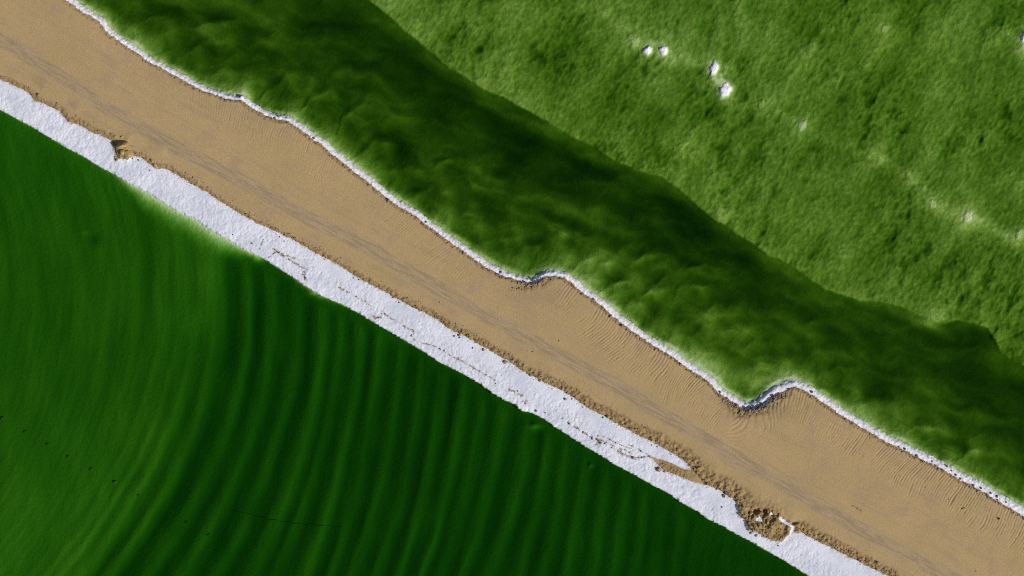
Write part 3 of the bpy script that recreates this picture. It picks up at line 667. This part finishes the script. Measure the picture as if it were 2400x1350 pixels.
lake_co, lake_q, pond_co, pond_q = [co], [q[zf == Z_WATER]], [co], [q[zf == Z_POND]]
def bed_grid(u0, u1, v0, v1, su, sv, far_v, lake):
    uu = grow(u0, u1, -60000, 60000, su)
    vv = np.arange(v0, v1, sv) if lake else -np.arange(-v0, -v1, sv)
    ext = []; s = sv; qv = vv[-1]
    while abs(qv) < far_v: s *= 1.25; qv += s if lake else -s; ext.append(qv)
    vv = np.concatenate([vv, ext])
    if not lake: vv = vv[::-1]
    a, b = np.meshgrid(uu, vv); a = a.ravel(); b = b.ravel(); x, y = uv2px(a, b)
    if lake:
        dp = lake_depth(x, y, a, b, signed(x, y, a, b, RIM), signed(x, y, a, b, LIP)); dp = dp + 0.04 * (b < v0 + 6)
    else:
        dp = pond_depth(x, y, a, b, signed(x, y, a, b, SHORE)); dp = dp + 0.04 * (b > v0 - 7)
    edge_ = signed(x, y, a, b, RIM) if lake else -signed(x, y, a, b, SHORE)
    silt = (1 - np.exp(-np.maximum(edge_ - (8 if lake else 0), 0) / (28 if lake else 45))).astype(f4)
    return np.stack([wx(x), wy(y), -dp], 1), grid_quads(len(uu), len(vv)), silt
c2, q2, s2 = bed_grid(-1080, 1430, 170, 1240, 2.7, 2.9, 60000, True)
make_mesh('lake_bed', np.concatenate([co, c2]), np.concatenate([q[zf == Z_WATER], q2 + len(co)]), {'silt': np.concatenate([AT['silt'], s2])}, BED_L, 'structure')
LAKE_CO = c2
c3, q3, s3 = bed_grid(-1430, 1120, -270, -1240, 4.2, 4.2, 60000, False)
make_mesh('pond_bed', np.concatenate([co, c3]), np.concatenate([q[zf == Z_POND], q3 + len(co)]), {'silt': np.concatenate([AT['silt'], s3])}, BED_P, 'structure')

# ------------------------------------------------------------------ water bodies: closed volumes with a level surface
def water_box(name, v0, v1, m):
    B = 62000
    bm = bmesh.new(); ring = []
    for (u, v) in ((-B, v0), (B, v0), (B, v1), (-B, v1)):
        x, y = uv2px(u, v); ring.append((wx(x), wy(y)))
    top = [bm.verts.new((a, b, 0.0)) for a, b in ring]; bot = [bm.verts.new((a, b, -3.0)) for a, b in ring]
    bm.faces.new(top); bm.faces.new(bot[::-1])
    for i in range(4): bm.faces.new((top[i], bot[i], bot[(i + 1) % 4], top[(i + 1) % 4]))
    bmesh.ops.recalc_face_normals(bm, faces=bm.faces)
    me = bpy.data.meshes.new(name); bm.to_mesh(me); bm.free(); me.materials.append(m)
    o = bpy.data.objects.new(name, me); COL.objects.link(o); o['kind'] = 'structure'
water_box('lake_water', -40, 61000, W_LAKE)
water_box('pond_water', -61000, -60, W_POND)

# ------------------------------------------------------------------ rocks
def rock_mesh(seed, sub=2, flat=0.75, rough=0.28):
    bm = bmesh.new(); bmesh.ops.create_icosphere(bm, subdivisions=sub, radius=0.5)
    off = Vector((seed * 7.1, seed * 3.3, seed * 1.7)); rnd = random.Random(seed)
    planes = [(Vector((rnd.uniform(-1, 1), rnd.uniform(-1, 1), rnd.uniform(-.3, 1))).normalized(), rnd.uniform(.30, .42)) for _ in range(7)]
    for v in bm.verts:
        n = mnoise.noise(v.co * 2.4 + off) * rough + mnoise.noise(v.co * 6 + off) * rough * .35
        v.co *= 1 + n
        for pn, pd in planes:
            k = v.co.dot(pn)
            if k > pd: v.co -= pn * (k - pd)
        v.co.z *= flat
        if v.co.z < -0.2: v.co.z = -0.2
    me = bpy.data.meshes.new('rock'); bm.to_mesh(me); bm.free(); return me
RM = {}
def rock_variant(seed, m):
    k = (seed, m.name)
    if k not in RM:
        me = rock_mesh(seed); me.name = 'rock'; me.materials.append(m); RM[k] = me
    return RM[k]
rnd = random.Random(11)
def put_rock(name, x, y, size, m, label, cat, group, tall=1.0, stretch=1.0, ang=None, seed=None, z=None):
    me = rock_variant(seed if seed is not None else rnd.randrange(8), m)
    o = bpy.data.objects.new(name, me); COL.objects.link(o)
    s = size * M
    # the traced dark spot is rock plus shadow: the rock sits at its sunny end
    x += 0.22 * size; y += 0.14 * size
    h = grid_height(x, y) if z is None else z
    o.location = (wx(x), wy(y), max(h, -0.05) + 0.16 * s * tall)
    o.scale = (s * stretch, s / stretch ** 0.5, s * tall)
    o.rotation_euler = (rnd.uniform(-.15, .15), rnd.uniform(-.15, .15), rnd.uniform(0, 6.28) if ang is None else math.radians(ang))
    tag(o, label, cat, group); return o

WORDS = ['first', 'second', 'third', 'fourth', 'fifth', 'sixth', 'seventh', 'eighth', 'ninth', 'tenth', 'eleventh', 'twelfth', 'thirteenth', 'fourteenth', 'fifteenth', 'sixteenth', 'seventeenth', 'eighteenth', 'nineteenth', 'twentieth']
# rocks lodged in the narrow salt rim on the lake side
RIMR = [(561,226,5),(583,249,4),(644,277,5),(651,272,5),(722,317,4),(735,323,6),(997,519,6),(1165,642,5),(1172,637,7),(1228,660,7),(1265,659,6),
        (1340,668,5),(1361,688,6),(1389,701,8),(1409,719,5),(1685,918,7),(1724,949,7),(1776,962,7),(1811,928,10),(1809,940,6),(1847,912,6),(1900,917,7),
        (2104,1046,6),(2119,1051,6),(2146,1067,7),(2183,1080,5),(2190,1090,6),(2205,1100,8),(2217,1092,7),(2228,1102,5),(2238,1112,5.5),(2249,1121,6),
        (2278,1137,8),(2297,1143,6),(2310,1157,5),(2319,1154,7),(2334,1162,7),(2335,1171,6),(2356,1176,5),(2398,1214,7)]
cnt = {}
for (x, y, s) in RIMR:
    if x < 1050: key, ref = 'a', 'from top left along the thin salt rim'
    elif x < 1275: key, ref = 'b', 'going right into the first notch of the salt rim'
    elif x < 1500: key, ref = 'c', 'going right after the first bulge of the salt rim'
    elif x < 1865: key, ref = 'd', 'going right round the second notch of the rim'
    elif x < 2240: key, ref = 'e', 'going right along the rim after its second bulge'
    else: key, ref = 'f', 'on the last rim stretch before the right photo edge'
    cnt[key] = cnt.get(key, 0) + 1
    size = 'small' if s < 5.5 else ('large' if s >= 7.5 else 'mid-sized')
    put_rock('rim_rock', x, y, s * 0.95, DARK, '%s dark rock, %s %s' % (size, WORDS[cnt[key] - 1], ref), 'rock', 'dark rocks along the thin salt rim', 0.95)
# stones on the white salt shore
FLATR = [(545,549,3.4),(590,570,6),(655,555,3.5),(666,565,3.5),(828,651,3.6),(841,655,4),(921,696,6),(934,708,4.5),(715,651,5),
         (1064,787,4.5),(1075,784,8),(1077,791,4.6),(1107,815,4),(1131,818,7.5),(1160,827,3.4),(1181,846,10),(1188,847,4),(1243,878,7.5),(1254,885,3.4),(1264,890,7.5),
         (1255,962,6.5),(1277,967,4),(1317,980,3.4),(1323,934,7.5),(1339,934,4),(1333,992,5),(1366,1012,6),(1387,1027,6),(1398,1029,5),(1400,1021,3.4),
         (1406,1037,7),(1411,977,5),(1416,1038,4.5),(1432,1048,4),(1482,1071,7),(1503,1071,5),(1526,1042,3.4),(1539,1046,4),(1571,1064,3.4),
         (1556,1103,6),(1654,1134,4),(1690,1187,4.5),(1822,1277,4),(311,371,4),(325,375,4.6),(351,399,4),(312,343,3.0)]
FLATR.sort()
cnt = {}
for (x, y, s) in FLATR:
    if x < 400: key, ref = 'a', 'on the salt just right of the broken dirt notch at left'
    elif x < 760: key, ref = 'b', 'along the upper salt shore round the first brown seams'
    elif x < 1000: key, ref = 'c', 'by the dirt edge above the middle brown seams'
    elif x < 1210: key, ref = 'd', 'in the scatter on the salt below photo centre'
    elif x < 1300: key, ref = 'e', 'on the salt where the pond edge has a bump'
    elif x < 1350: key, ref = 'f', 'on the salt right of the small bump in the pond edge'
    elif x < 1450: key, ref = 'g', 'going right along the broken brown seam of the salt shore'
    elif x < 1600: key, ref = 'h', 'around the tip of the dirt wedge'
    else: key, ref = 'i', 'on the salt below and right of the dirt wedge'
    cnt[key] = cnt.get(key, 0) + 1
    size = 'tiny' if s < 4 else ('small' if s < 5.5 else ('large' if s >= 9 else 'mid-sized'))
    put_rock('salt_shore_stone', x, y, s * 1.0, ROCK if s >= 5.5 else DARK, '%s brown stone, %s %s' % (size, WORDS[cnt[key] - 1], ref), 'stone', 'stones scattered on the white salt shore', 0.85)
put_rock('boulder', 1540, 1097, 13, ROCK, 'largest brown boulder alone on white salt left of the dirt wedge, long dark shadow', 'boulder', None, 1.05, 1.1, 120, 3)
put_rock('oval_stone', 1698, 1152, 11, DARK, 'larger upper dark oval stone of a pair at the grey corner of the salt shore', 'stone', 'pair of dark oval stones', 0.6, 1.3, -55, 2)
put_rock('oval_stone', 1693, 1160, 9, DARK, 'smaller lower dark oval stone of a pair at the grey corner of the salt shore', 'stone', 'pair of dark oval stones', 0.6, 1.3, -50, 5)
# specks on the road
for (x, y, s, m, lab) in [(2251,1190,4,DARK,'left one of two tiny dark stones side by side on raked dirt'),
                          (2255,1188,4,DARK,'right one of two tiny dark stones side by side on raked dirt'),
                          (1247,823,3.4,DARK,'tiny lone dark stone on the smooth road below the wheel path'),
                          (2165,1140,3,DARK,'tiny dark stone at the lower edge of the raked dirt, nearest the road'),
                          (2220,1168,3.2,DARK,'tiny dark stone in the raked dirt left of the stone pair'),
                          (2283,1336,3.2,DARK,'tiny dark stone on smooth dirt at the bottom edge of the photo'),
                          (1309,798,4,CLOD,'pale yellow clod on the road right of the wheel path, photo centre'),
                          (1031,708,4,CLOD,'pale yellow clod on the road left of the wheel path')]:
    put_rock('road_stone' if m is DARK else 'road_clod', x, y, s, m, lab, 'stone' if m is DARK else 'clod', 'loose stones on the dirt road')

# little weed tuft in the raked dirt
def tuft(x, y, size, label):
    r = random.Random(5); bm = bmesh.new(); s = size * M
    for i in range(46):
        a = r.uniform(0, 6.28); l = s * r.uniform(.4, 1); t = r.uniform(.2, 1.2); w = s * .09
        d = Vector((math.cos(a) * math.sin(t), math.sin(a) * math.sin(t), math.cos(t))); p = Vector((-d.y, d.x, 0)); p = (p.normalized() if p.length > 1e-4 else Vector((1, 0, 0))) * w
        m_ = d * l * .55; e = d * l; e.z *= .8
        vs_ = [bm.verts.new(k) for k in (-p * .6, p * .6, m_ + p, e, m_ - p)]
        bm.faces.new(vs_)
    me = bpy.data.meshes.new('weed_tuft'); bm.to_mesh(me); bm.free(); me.materials.append(WEED)
    o = bpy.data.objects.new('weed_tuft', me); COL.objects.link(o); o.location = (wx(x), wy(y), grid_height(x, y)); tag(o, label, 'weed')
tuft(2337, 1214, 5.5, 'small dark green weed tuft alone in raked dirt near the right photo edge')

# ------------------------------------------------------------------ salt mounds on the lake shelf
def bed_z(x, y):
    xa = np.array([float(x)]); ya = np.array([float(y)]); a, b = px2uv(xa, ya)
    return -float(lake_depth(xa, ya, a, b, signed(xa, ya, a, b, RIM), signed(xa, ya, a, b, LIP))[0])
def mound(x, y, rx, ry, ang, top, label, seed, group='white salt mounds on the pale green shelf'):
    nr, na = 22, 44; bm = bmesh.new(); zb = min(bed_z(x + 1.5 * rx * math.cos(k), y + 1.5 * ry * math.sin(k)) for k in range(0, 7)); base = zb - 0.05; hgt = top - base
    ca, sa = math.cos(math.radians(ang)), math.sin(math.radians(ang)); off = Vector((seed * 3.13, seed * 5.71, seed * .37 + .3))
    c = bm.verts.new((0, 0, hgt * .97)); rings = []
    for i in range(1, nr + 1):
        r = i / nr * 1.7; row = []
        for j in range(na):
            a = 2 * math.pi * j / na
            rr = r * (1 + .28 * mnoise.noise(Vector((math.cos(a) * 1.3, math.sin(a) * 1.3, seed * .37 + .5))) + .10 * mnoise.noise(Vector((math.cos(a) * 4, math.sin(a) * 4, seed * .37 + .5))))
            lx, ly = rr * math.cos(a) * rx * M, rr * math.sin(a) * ry * M
            px_, py_ = lx * ca - ly * sa, lx * sa + ly * ca
            prof = (1 / (1 + (r / 0.95) ** 3.6)) * (1 + 0.10 * math.cos(a + 0.6) * min(r, 1)) / 1.0
            edge = max(0.0, 1 - (r / 1.7) ** 6)
            n = mnoise.noise(Vector((px_, py_, 0)) * 2.2 + off) * .09 + mnoise.noise(Vector((px_, py_, 0)) * 6 + off) * .035
            row.append(bm.verts.new((px_, py_, (hgt * min(prof, 0.92 + 0.08 * prof) + n * min(1, r * 3) * (.25 + .75 * prof) * min(1, hgt / .4)) * edge)))
        rings.append(row)
    for j in range(na):
        bm.faces.new((c, rings[0][j], rings[0][(j + 1) % na]))
        for i in range(nr - 1): bm.faces.new((rings[i][j], rings[i + 1][j], rings[i + 1][(j + 1) % na], rings[i][(j + 1) % na]))
    for f in bm.faces: f.smooth = True
    me = bpy.data.meshes.new('salt_mound'); bm.to_mesh(me); bm.free(); me.materials.append(SALTM if seed in (1, 2, 3, 4, 6, 10) else BED_L)
    at = me.attributes.new('silt', 'FLOAT', 'POINT'); at.data.foreach_set('value', np.full(len(me.vertices), 0.8, f4))
    o = bpy.data.objects.new('salt_mound', me); COL.objects.link(o); o.location = (wx(x), wy(y), base); tag(o, label, 'salt mound', group)
mound(1519,118,12,14,-35,.07,'left one of the two small white salt mounds side by side on the shelf',1)
mound(1555,117,13,14,-20,.08,'right one of the two small white salt mounds side by side on the shelf',2)
mound(1673,160,12,20,-14,.09,'tall narrow white salt mound, upper one of the two biggest on the shelf',3)
mound(1700,211,17,22,-16,.10,'largest white salt mound, lower one of the two biggest on the shelf',4)
mound(1786,243,9.2,14.9,-16,bed_z(1786,243)+.13,'small pale salt mound just under water, right of the largest white mound',5)
mound(1881,292,12.6,16.1,-30,bed_z(1881,292)+.15,'pale submerged salt mound with a whitish crest, last at lower right of the mound row',6)
mound(1489,97,16.1,18.4,-30,bed_z(1489,97)+.11,'faint green submerged mound just left of the two small white mounds',7)
mound(2074,66,11.5,13.8,-30,bed_z(2074,66)+.10,'faint green submerged mound near the top edge, right of centre on the shelf',8)
mound(2362,72,12.6,17.2,-35,bed_z(2362,72)+.14,'pale submerged mound near the top right corner, left of the frame-edge mound',9)
mound(2405,88,14.9,16.1,-30,bed_z(2405,88)+.20,'salt mound cut by the right photo edge in the top right corner',10)
mound(2268,508,12.6,19.5,-28,bed_z(2268,508)+.11,'smooth pale green oval mound under water, right middle of the shelf',11)
mound(2186,478,13.8,14.9,40,bed_z(2186,478)+.10,'pale green mound under water left of the smooth oval one',12)
mound(2391,550,12.6,16.1,-20,bed_z(2391,550)+.11,'pale green submerged mound against the right photo edge, middle height',15)

# ------------------------------------------------------------------ dirt heaps of tipped slabs and clods
def dirt_heap(name, x, y, label, clods, zoff=0.0, group=None, cm=None):
    root = bpy.data.objects.new(name, None); COL.objects.link(root); root.location = (wx(x), wy(y), grid_height(x, y)); root.empty_display_size = .3
    tag(root, label, 'dirt heap', group)
    for (cx, cy, s, tall, st, an, sd) in clods:
        o = bpy.data.objects.new('clod', rock_variant(sd % 8, cm or CLOD)); COL.objects.link(o); o.parent = root
        h = grid_height(cx, cy) - root.location.z
        o.location = (wx(cx) - wx(x), wy(cy) - wy(y), h + 0.12 * s * M * tall + zoff)
        o.scale = (s * M * st, s * M / st ** .5, s * M * tall); o.rotation_euler = (rnd.uniform(-.25, .25), rnd.uniform(-.25, .25), math.radians(an))
    return root
# tipped slabs by the notch on the left, their shadow falls over the salt
dirt_heap('dirt_heap', 292, 350, 'yellow-brown heap of tipped dirt slabs at the notch in the salt, black shadow beside it',
    [(288,343,22,2.0,1.6,12,1),(298,338,13,2.2,1.5,30,2),(300,349,19,.8,1.2,30,3),(305,363,21,.7,1.1,0,4),(291,358,15,.8,1.1,60,5),(279,352,12,.6,1.7,-50,7),
     (274,368,8,.8,1.2,0,0),(274,376,7,.8,1.2,10,1),(286,369,11,.7,1.0,70,2),(272,321,10,.7,1.1,0,4),(289,322,7,1.0,1.6,15,3),(367,390,12,.8,1.5,-55,5),(358,377,8,1.6,1.6,-60,1)])
r3 = random.Random(8); cl = []
for i in range(70):
    a = r3.uniform(0, 6.28); r = r3.uniform(0, 1) ** .6
    cl.append((1790 + math.cos(a) * r * 46, 1224 + math.sin(a) * r * 34, r3.uniform(3.5, 8), r3.uniform(.7, 1.3), r3.uniform(1, 1.7), r3.uniform(0, 360), i))
cl += [(1776,1203,11,1.6,1.3,15,1),(1790,1212,9,1.5,1.2,60,2),(1797,1221,10,1.4,1.6,80,3),(1764,1212,10,1.3,1.6,70,4),(1812,1226,10,1.1,1.6,70,5),(1783,1200,7,1.6,1,0,6),(1845,1228,9,1,1.4,-40,7)]
cl = [c for c in cl if not any(in_poly(np.array([c[0]]), np.array([c[1]]), P)[0] for P in (PATCH1, PATCH2, PATCH3))]
dirt_heap('dirt_heap', 1790, 1224, 'wide dug-over brown dirt heap with dark hollows round the small white salt patch', cl, cm=SOIL)

# ------------------------------------------------------------------ uncountable loose clods (one object)
def scatter(name, spots, m, label):
    base = [rock_mesh(s, 1, .8, .3) for s in (21, 22, 23, 24)]
    bv = [np.array([v.co[:] for v in b.vertices], f4) for b in base]; bf = [np.array([p.vertices[:] for p in b.polygons], np.int32) for b in base]
    V_, F_ = [], []; n = 0; r = np.random.RandomState(3)
    for i, (x, y, s, z) in enumerate(spots):
        k = i % 4; a = r.rand() * 6.28; c_, s_ = math.cos(a), math.sin(a); v = bv[k] * np.array([s * r.uniform(.8, 1.4), s * r.uniform(.7, 1), s * r.uniform(.8, 1.2)], f4) * M
        v = np.stack([v[:, 0] * c_ - v[:, 1] * s_, v[:, 0] * s_ + v[:, 1] * c_, v[:, 2]], 1) + np.array([wx(x), wy(y), z + 0.1 * s * M], f4)
        V_.append(v); F_.append(bf[k] + n); n += len(v)
    V_ = np.concatenate(V_); F_ = np.concatenate(F_)
    me = bpy.data.meshes.new(name); me.vertices.add(len(V_)); me.vertices.foreach_set('co', V_.ravel())
    me.loops.add(F_.size); me.loops.foreach_set('vertex_index', F_.ravel().astype(np.int32)); me.polygons.add(len(F_))
    me.polygons.foreach_set('loop_start', np.arange(0, F_.size, 3, dtype=np.int32)); me.polygons.foreach_set('loop_total', np.full(len(F_), 3, np.int32))
    me.update(calc_edges=True); me.materials.append(m)
    o = bpy.data.objects.new(name, me); COL.objects.link(o); tag(o, label, None, None, 'stuff')
rs = np.random.RandomState(17)
def along(pts):
    P = np.array(pts[2:-1], float); d = np.hypot(*np.diff(P, axis=0).T); s = np.concatenate([[0], np.cumsum(d)])
    def f(t, off):
        q_ = t * s[-1]; x = np.interp(q_, s, P[:, 0]); y = np.interp(q_, s, P[:, 1]); return x + off * ST, y - off * CT
    return f
fe, fr_ = along(EDGE), along(RIM); spots = []
for i in range(3600):
    t = rs.rand(); o_ = abs(rs.normal(0, 9)) + 1; x, y = fe(t, o_)
    dens = np.interp(x, [0, 300, 550, 800, 1100, 1600, 2400], [.25, .6, .25, .5, 1, 1.2, .9])
    if rs.rand() < dens: spots.append((x, y, 1.3 + rs.exponential(1.0), grid_height(x, y)))
for i in range(500):
    x, y = fe(rs.rand(), rs.normal(-3, 2.5)); spots.append((x, y, 1.0 + rs.exponential(.5), grid_height(x, y)))
for i in range(60):
    a = rs.rand() * 6.28; r = rs.rand() ** .5; x = 1573 + r * 34 * math.cos(a); y = 1103 + r * 10 * math.sin(a) + (x - 1573) * .42; spots.append((x, y, 1.5 + rs.exponential(1), grid_height(x, y)))
spots = [s for s in spots if not any(in_poly(np.array([s[0]]), np.array([s[1]]), P)[0] for P in (PATCH1, PATCH2))]
scatter('loose_clods', spots, SOIL, 'loose brown clods of turned soil along the lower edge of the dirt road')
spots = []
for i in range(2300):
    t = rs.rand(); x0, y0 = fr_(t, 0); w_ = float(rim_half(np.array([x0]), y0)[0]); o_ = -w_ * .85 - 1.5 - abs(rs.normal(1.0, 2.6)); x, y = fr_(t, o_)
    dens = np.interp(x, [0, 300, 800, 1100, 2400], [.25, .4, .7, 1, 1])
    if rs.rand() < dens: spots.append((x, y, 1.2 + rs.exponential(1.0), grid_height(x, y)))
for (cx, cy, rx, ry, k) in [(1250,668,34,7,90),(1768,960,36,10,200),(1825,930,22,6,70),(1712,946,22,8,80)]:
    for i in range(k):
        x = cx + rs.normal(0, rx * .6); y = cy + rs.normal(0, ry * .6) - (x - cx) * (0.25 if cx != 1712 else -.6); spots.append((x, y, 1.5 + rs.exponential(1.4), grid_height(x, y)))
scatter('bank_rubble', spots, ROCK, 'dark rubble along the inner edge of the thin salt rim')
spots = []
for sg, sw in zip(SEAMS, SEAM_W):
    P = np.array(sg, float); d = np.hypot(*np.diff(P, axis=0).T); s = np.concatenate([[0], np.cumsum(d)])
    for i in range(int(s[-1] * sw * .16) + 2):
        t = rs.rand() * s[-1]; x = np.interp(t, s, P[:, 0]) + rs.normal(0, sw * .7); y = np.interp(t, s, P[:, 1]) + rs.normal(0, sw * .7); spots.append((x, y, 1.2 + rs.exponential(.8), grid_height(x, y)))
scatter('seam_crumbs', spots, ROCK, 'brown crumbs of soil lying in the open seams of the salt shore')

# ------------------------------------------------------------------ drowned stakes and cable in the pond
def pond_z(x, y):
    xa = np.array([float(x)]); ya = np.array([float(y)]); a, b = px2uv(xa, ya)
    return -float(pond_depth(xa, ya, a, b, signed(xa, ya, a, b, SHORE))[0])
stakes = [(3,981),(57,1013),(110,1043),(158,1071),(212,1101),(267,1131),(323,1162),(435,1226),(487,1256)]
for i, (x, y) in enumerate(stakes):
    bm = bmesh.new(); z0 = pond_z(x, y); n = 8; rings = []
    hgt = [.14, .10, .12, .12, .12, .15, .10, .12, .12][i]
    for k, (zz, r) in enumerate([(-.1, .22), (hgt * .6, .19), (hgt, .15), (hgt + .04, .06)]):
        rings.append([bm.verts.new((r * math.cos(a) * (1.5 if k < 3 else 1) + zz * .25, r * math.sin(a) + zz * .1 * (i % 3), zz)) for a in [2 * math.pi * j / n for j in range(n)]])
    for a_, b_ in zip(rings[:-1], rings[1:]):
        for j in range(n): bm.faces.new((a_[j], a_[(j + 1) % n], b_[(j + 1) % n], b_[j]))
    bm.faces.new(rings[-1])
    me = bpy.data.meshes.new('submerged_stake'); bm.to_mesh(me); bm.free(); me.materials.append(WOOD)
    o = bpy.data.objects.new('submerged_stake', me); COL.objects.link(o); o.location = (wx(x), wy(y), z0)
    tag(o, '%s from the left in the slanting row of dark stakes drowned in the green pond' % WORDS[i], 'stake', 'row of stakes drowned in the pond')
pts = [(533,1197),(575,1204),(620,1216),(660,1224),(700,1229),(740,1232),(800,1237)]
cu = bmesh.new(); prev = None
for k in range(61):
    t = k / 60 * (len(pts) - 1); a = min(int(t), len(pts) - 2); f = t - a
    x = pts[a][0] * (1 - f) + pts[a + 1][0] * f; y = pts[a][1] * (1 - f) + pts[a + 1][1] * f + 1.2 * math.sin(k * .9)
    z = pond_z(x, y) + .03
    ring = [cu.verts.new((wx(x), wy(y) + .03 * math.cos(q_), z + .03 * math.sin(q_))) for q_ in (0, 1.57, 3.14, 4.71)]
    if prev:
        for j in range(4): cu.faces.new((prev[j], prev[(j + 1) % 4], ring[(j + 1) % 4], ring[j]))
    prev = ring
me = bpy.data.meshes.new('submerged_cable'); cu.to_mesh(me); cu.free(); me.materials.append(WOOD)
o = bpy.data.objects.new('submerged_cable', me); COL.objects.link(o); tag(o, 'thin dark cable lying across the ridges on the bed of the green pond', 'cable')
print('tris', sum(len(o.data.polygons) for o in sc.objects if o.type == 'MESH'))
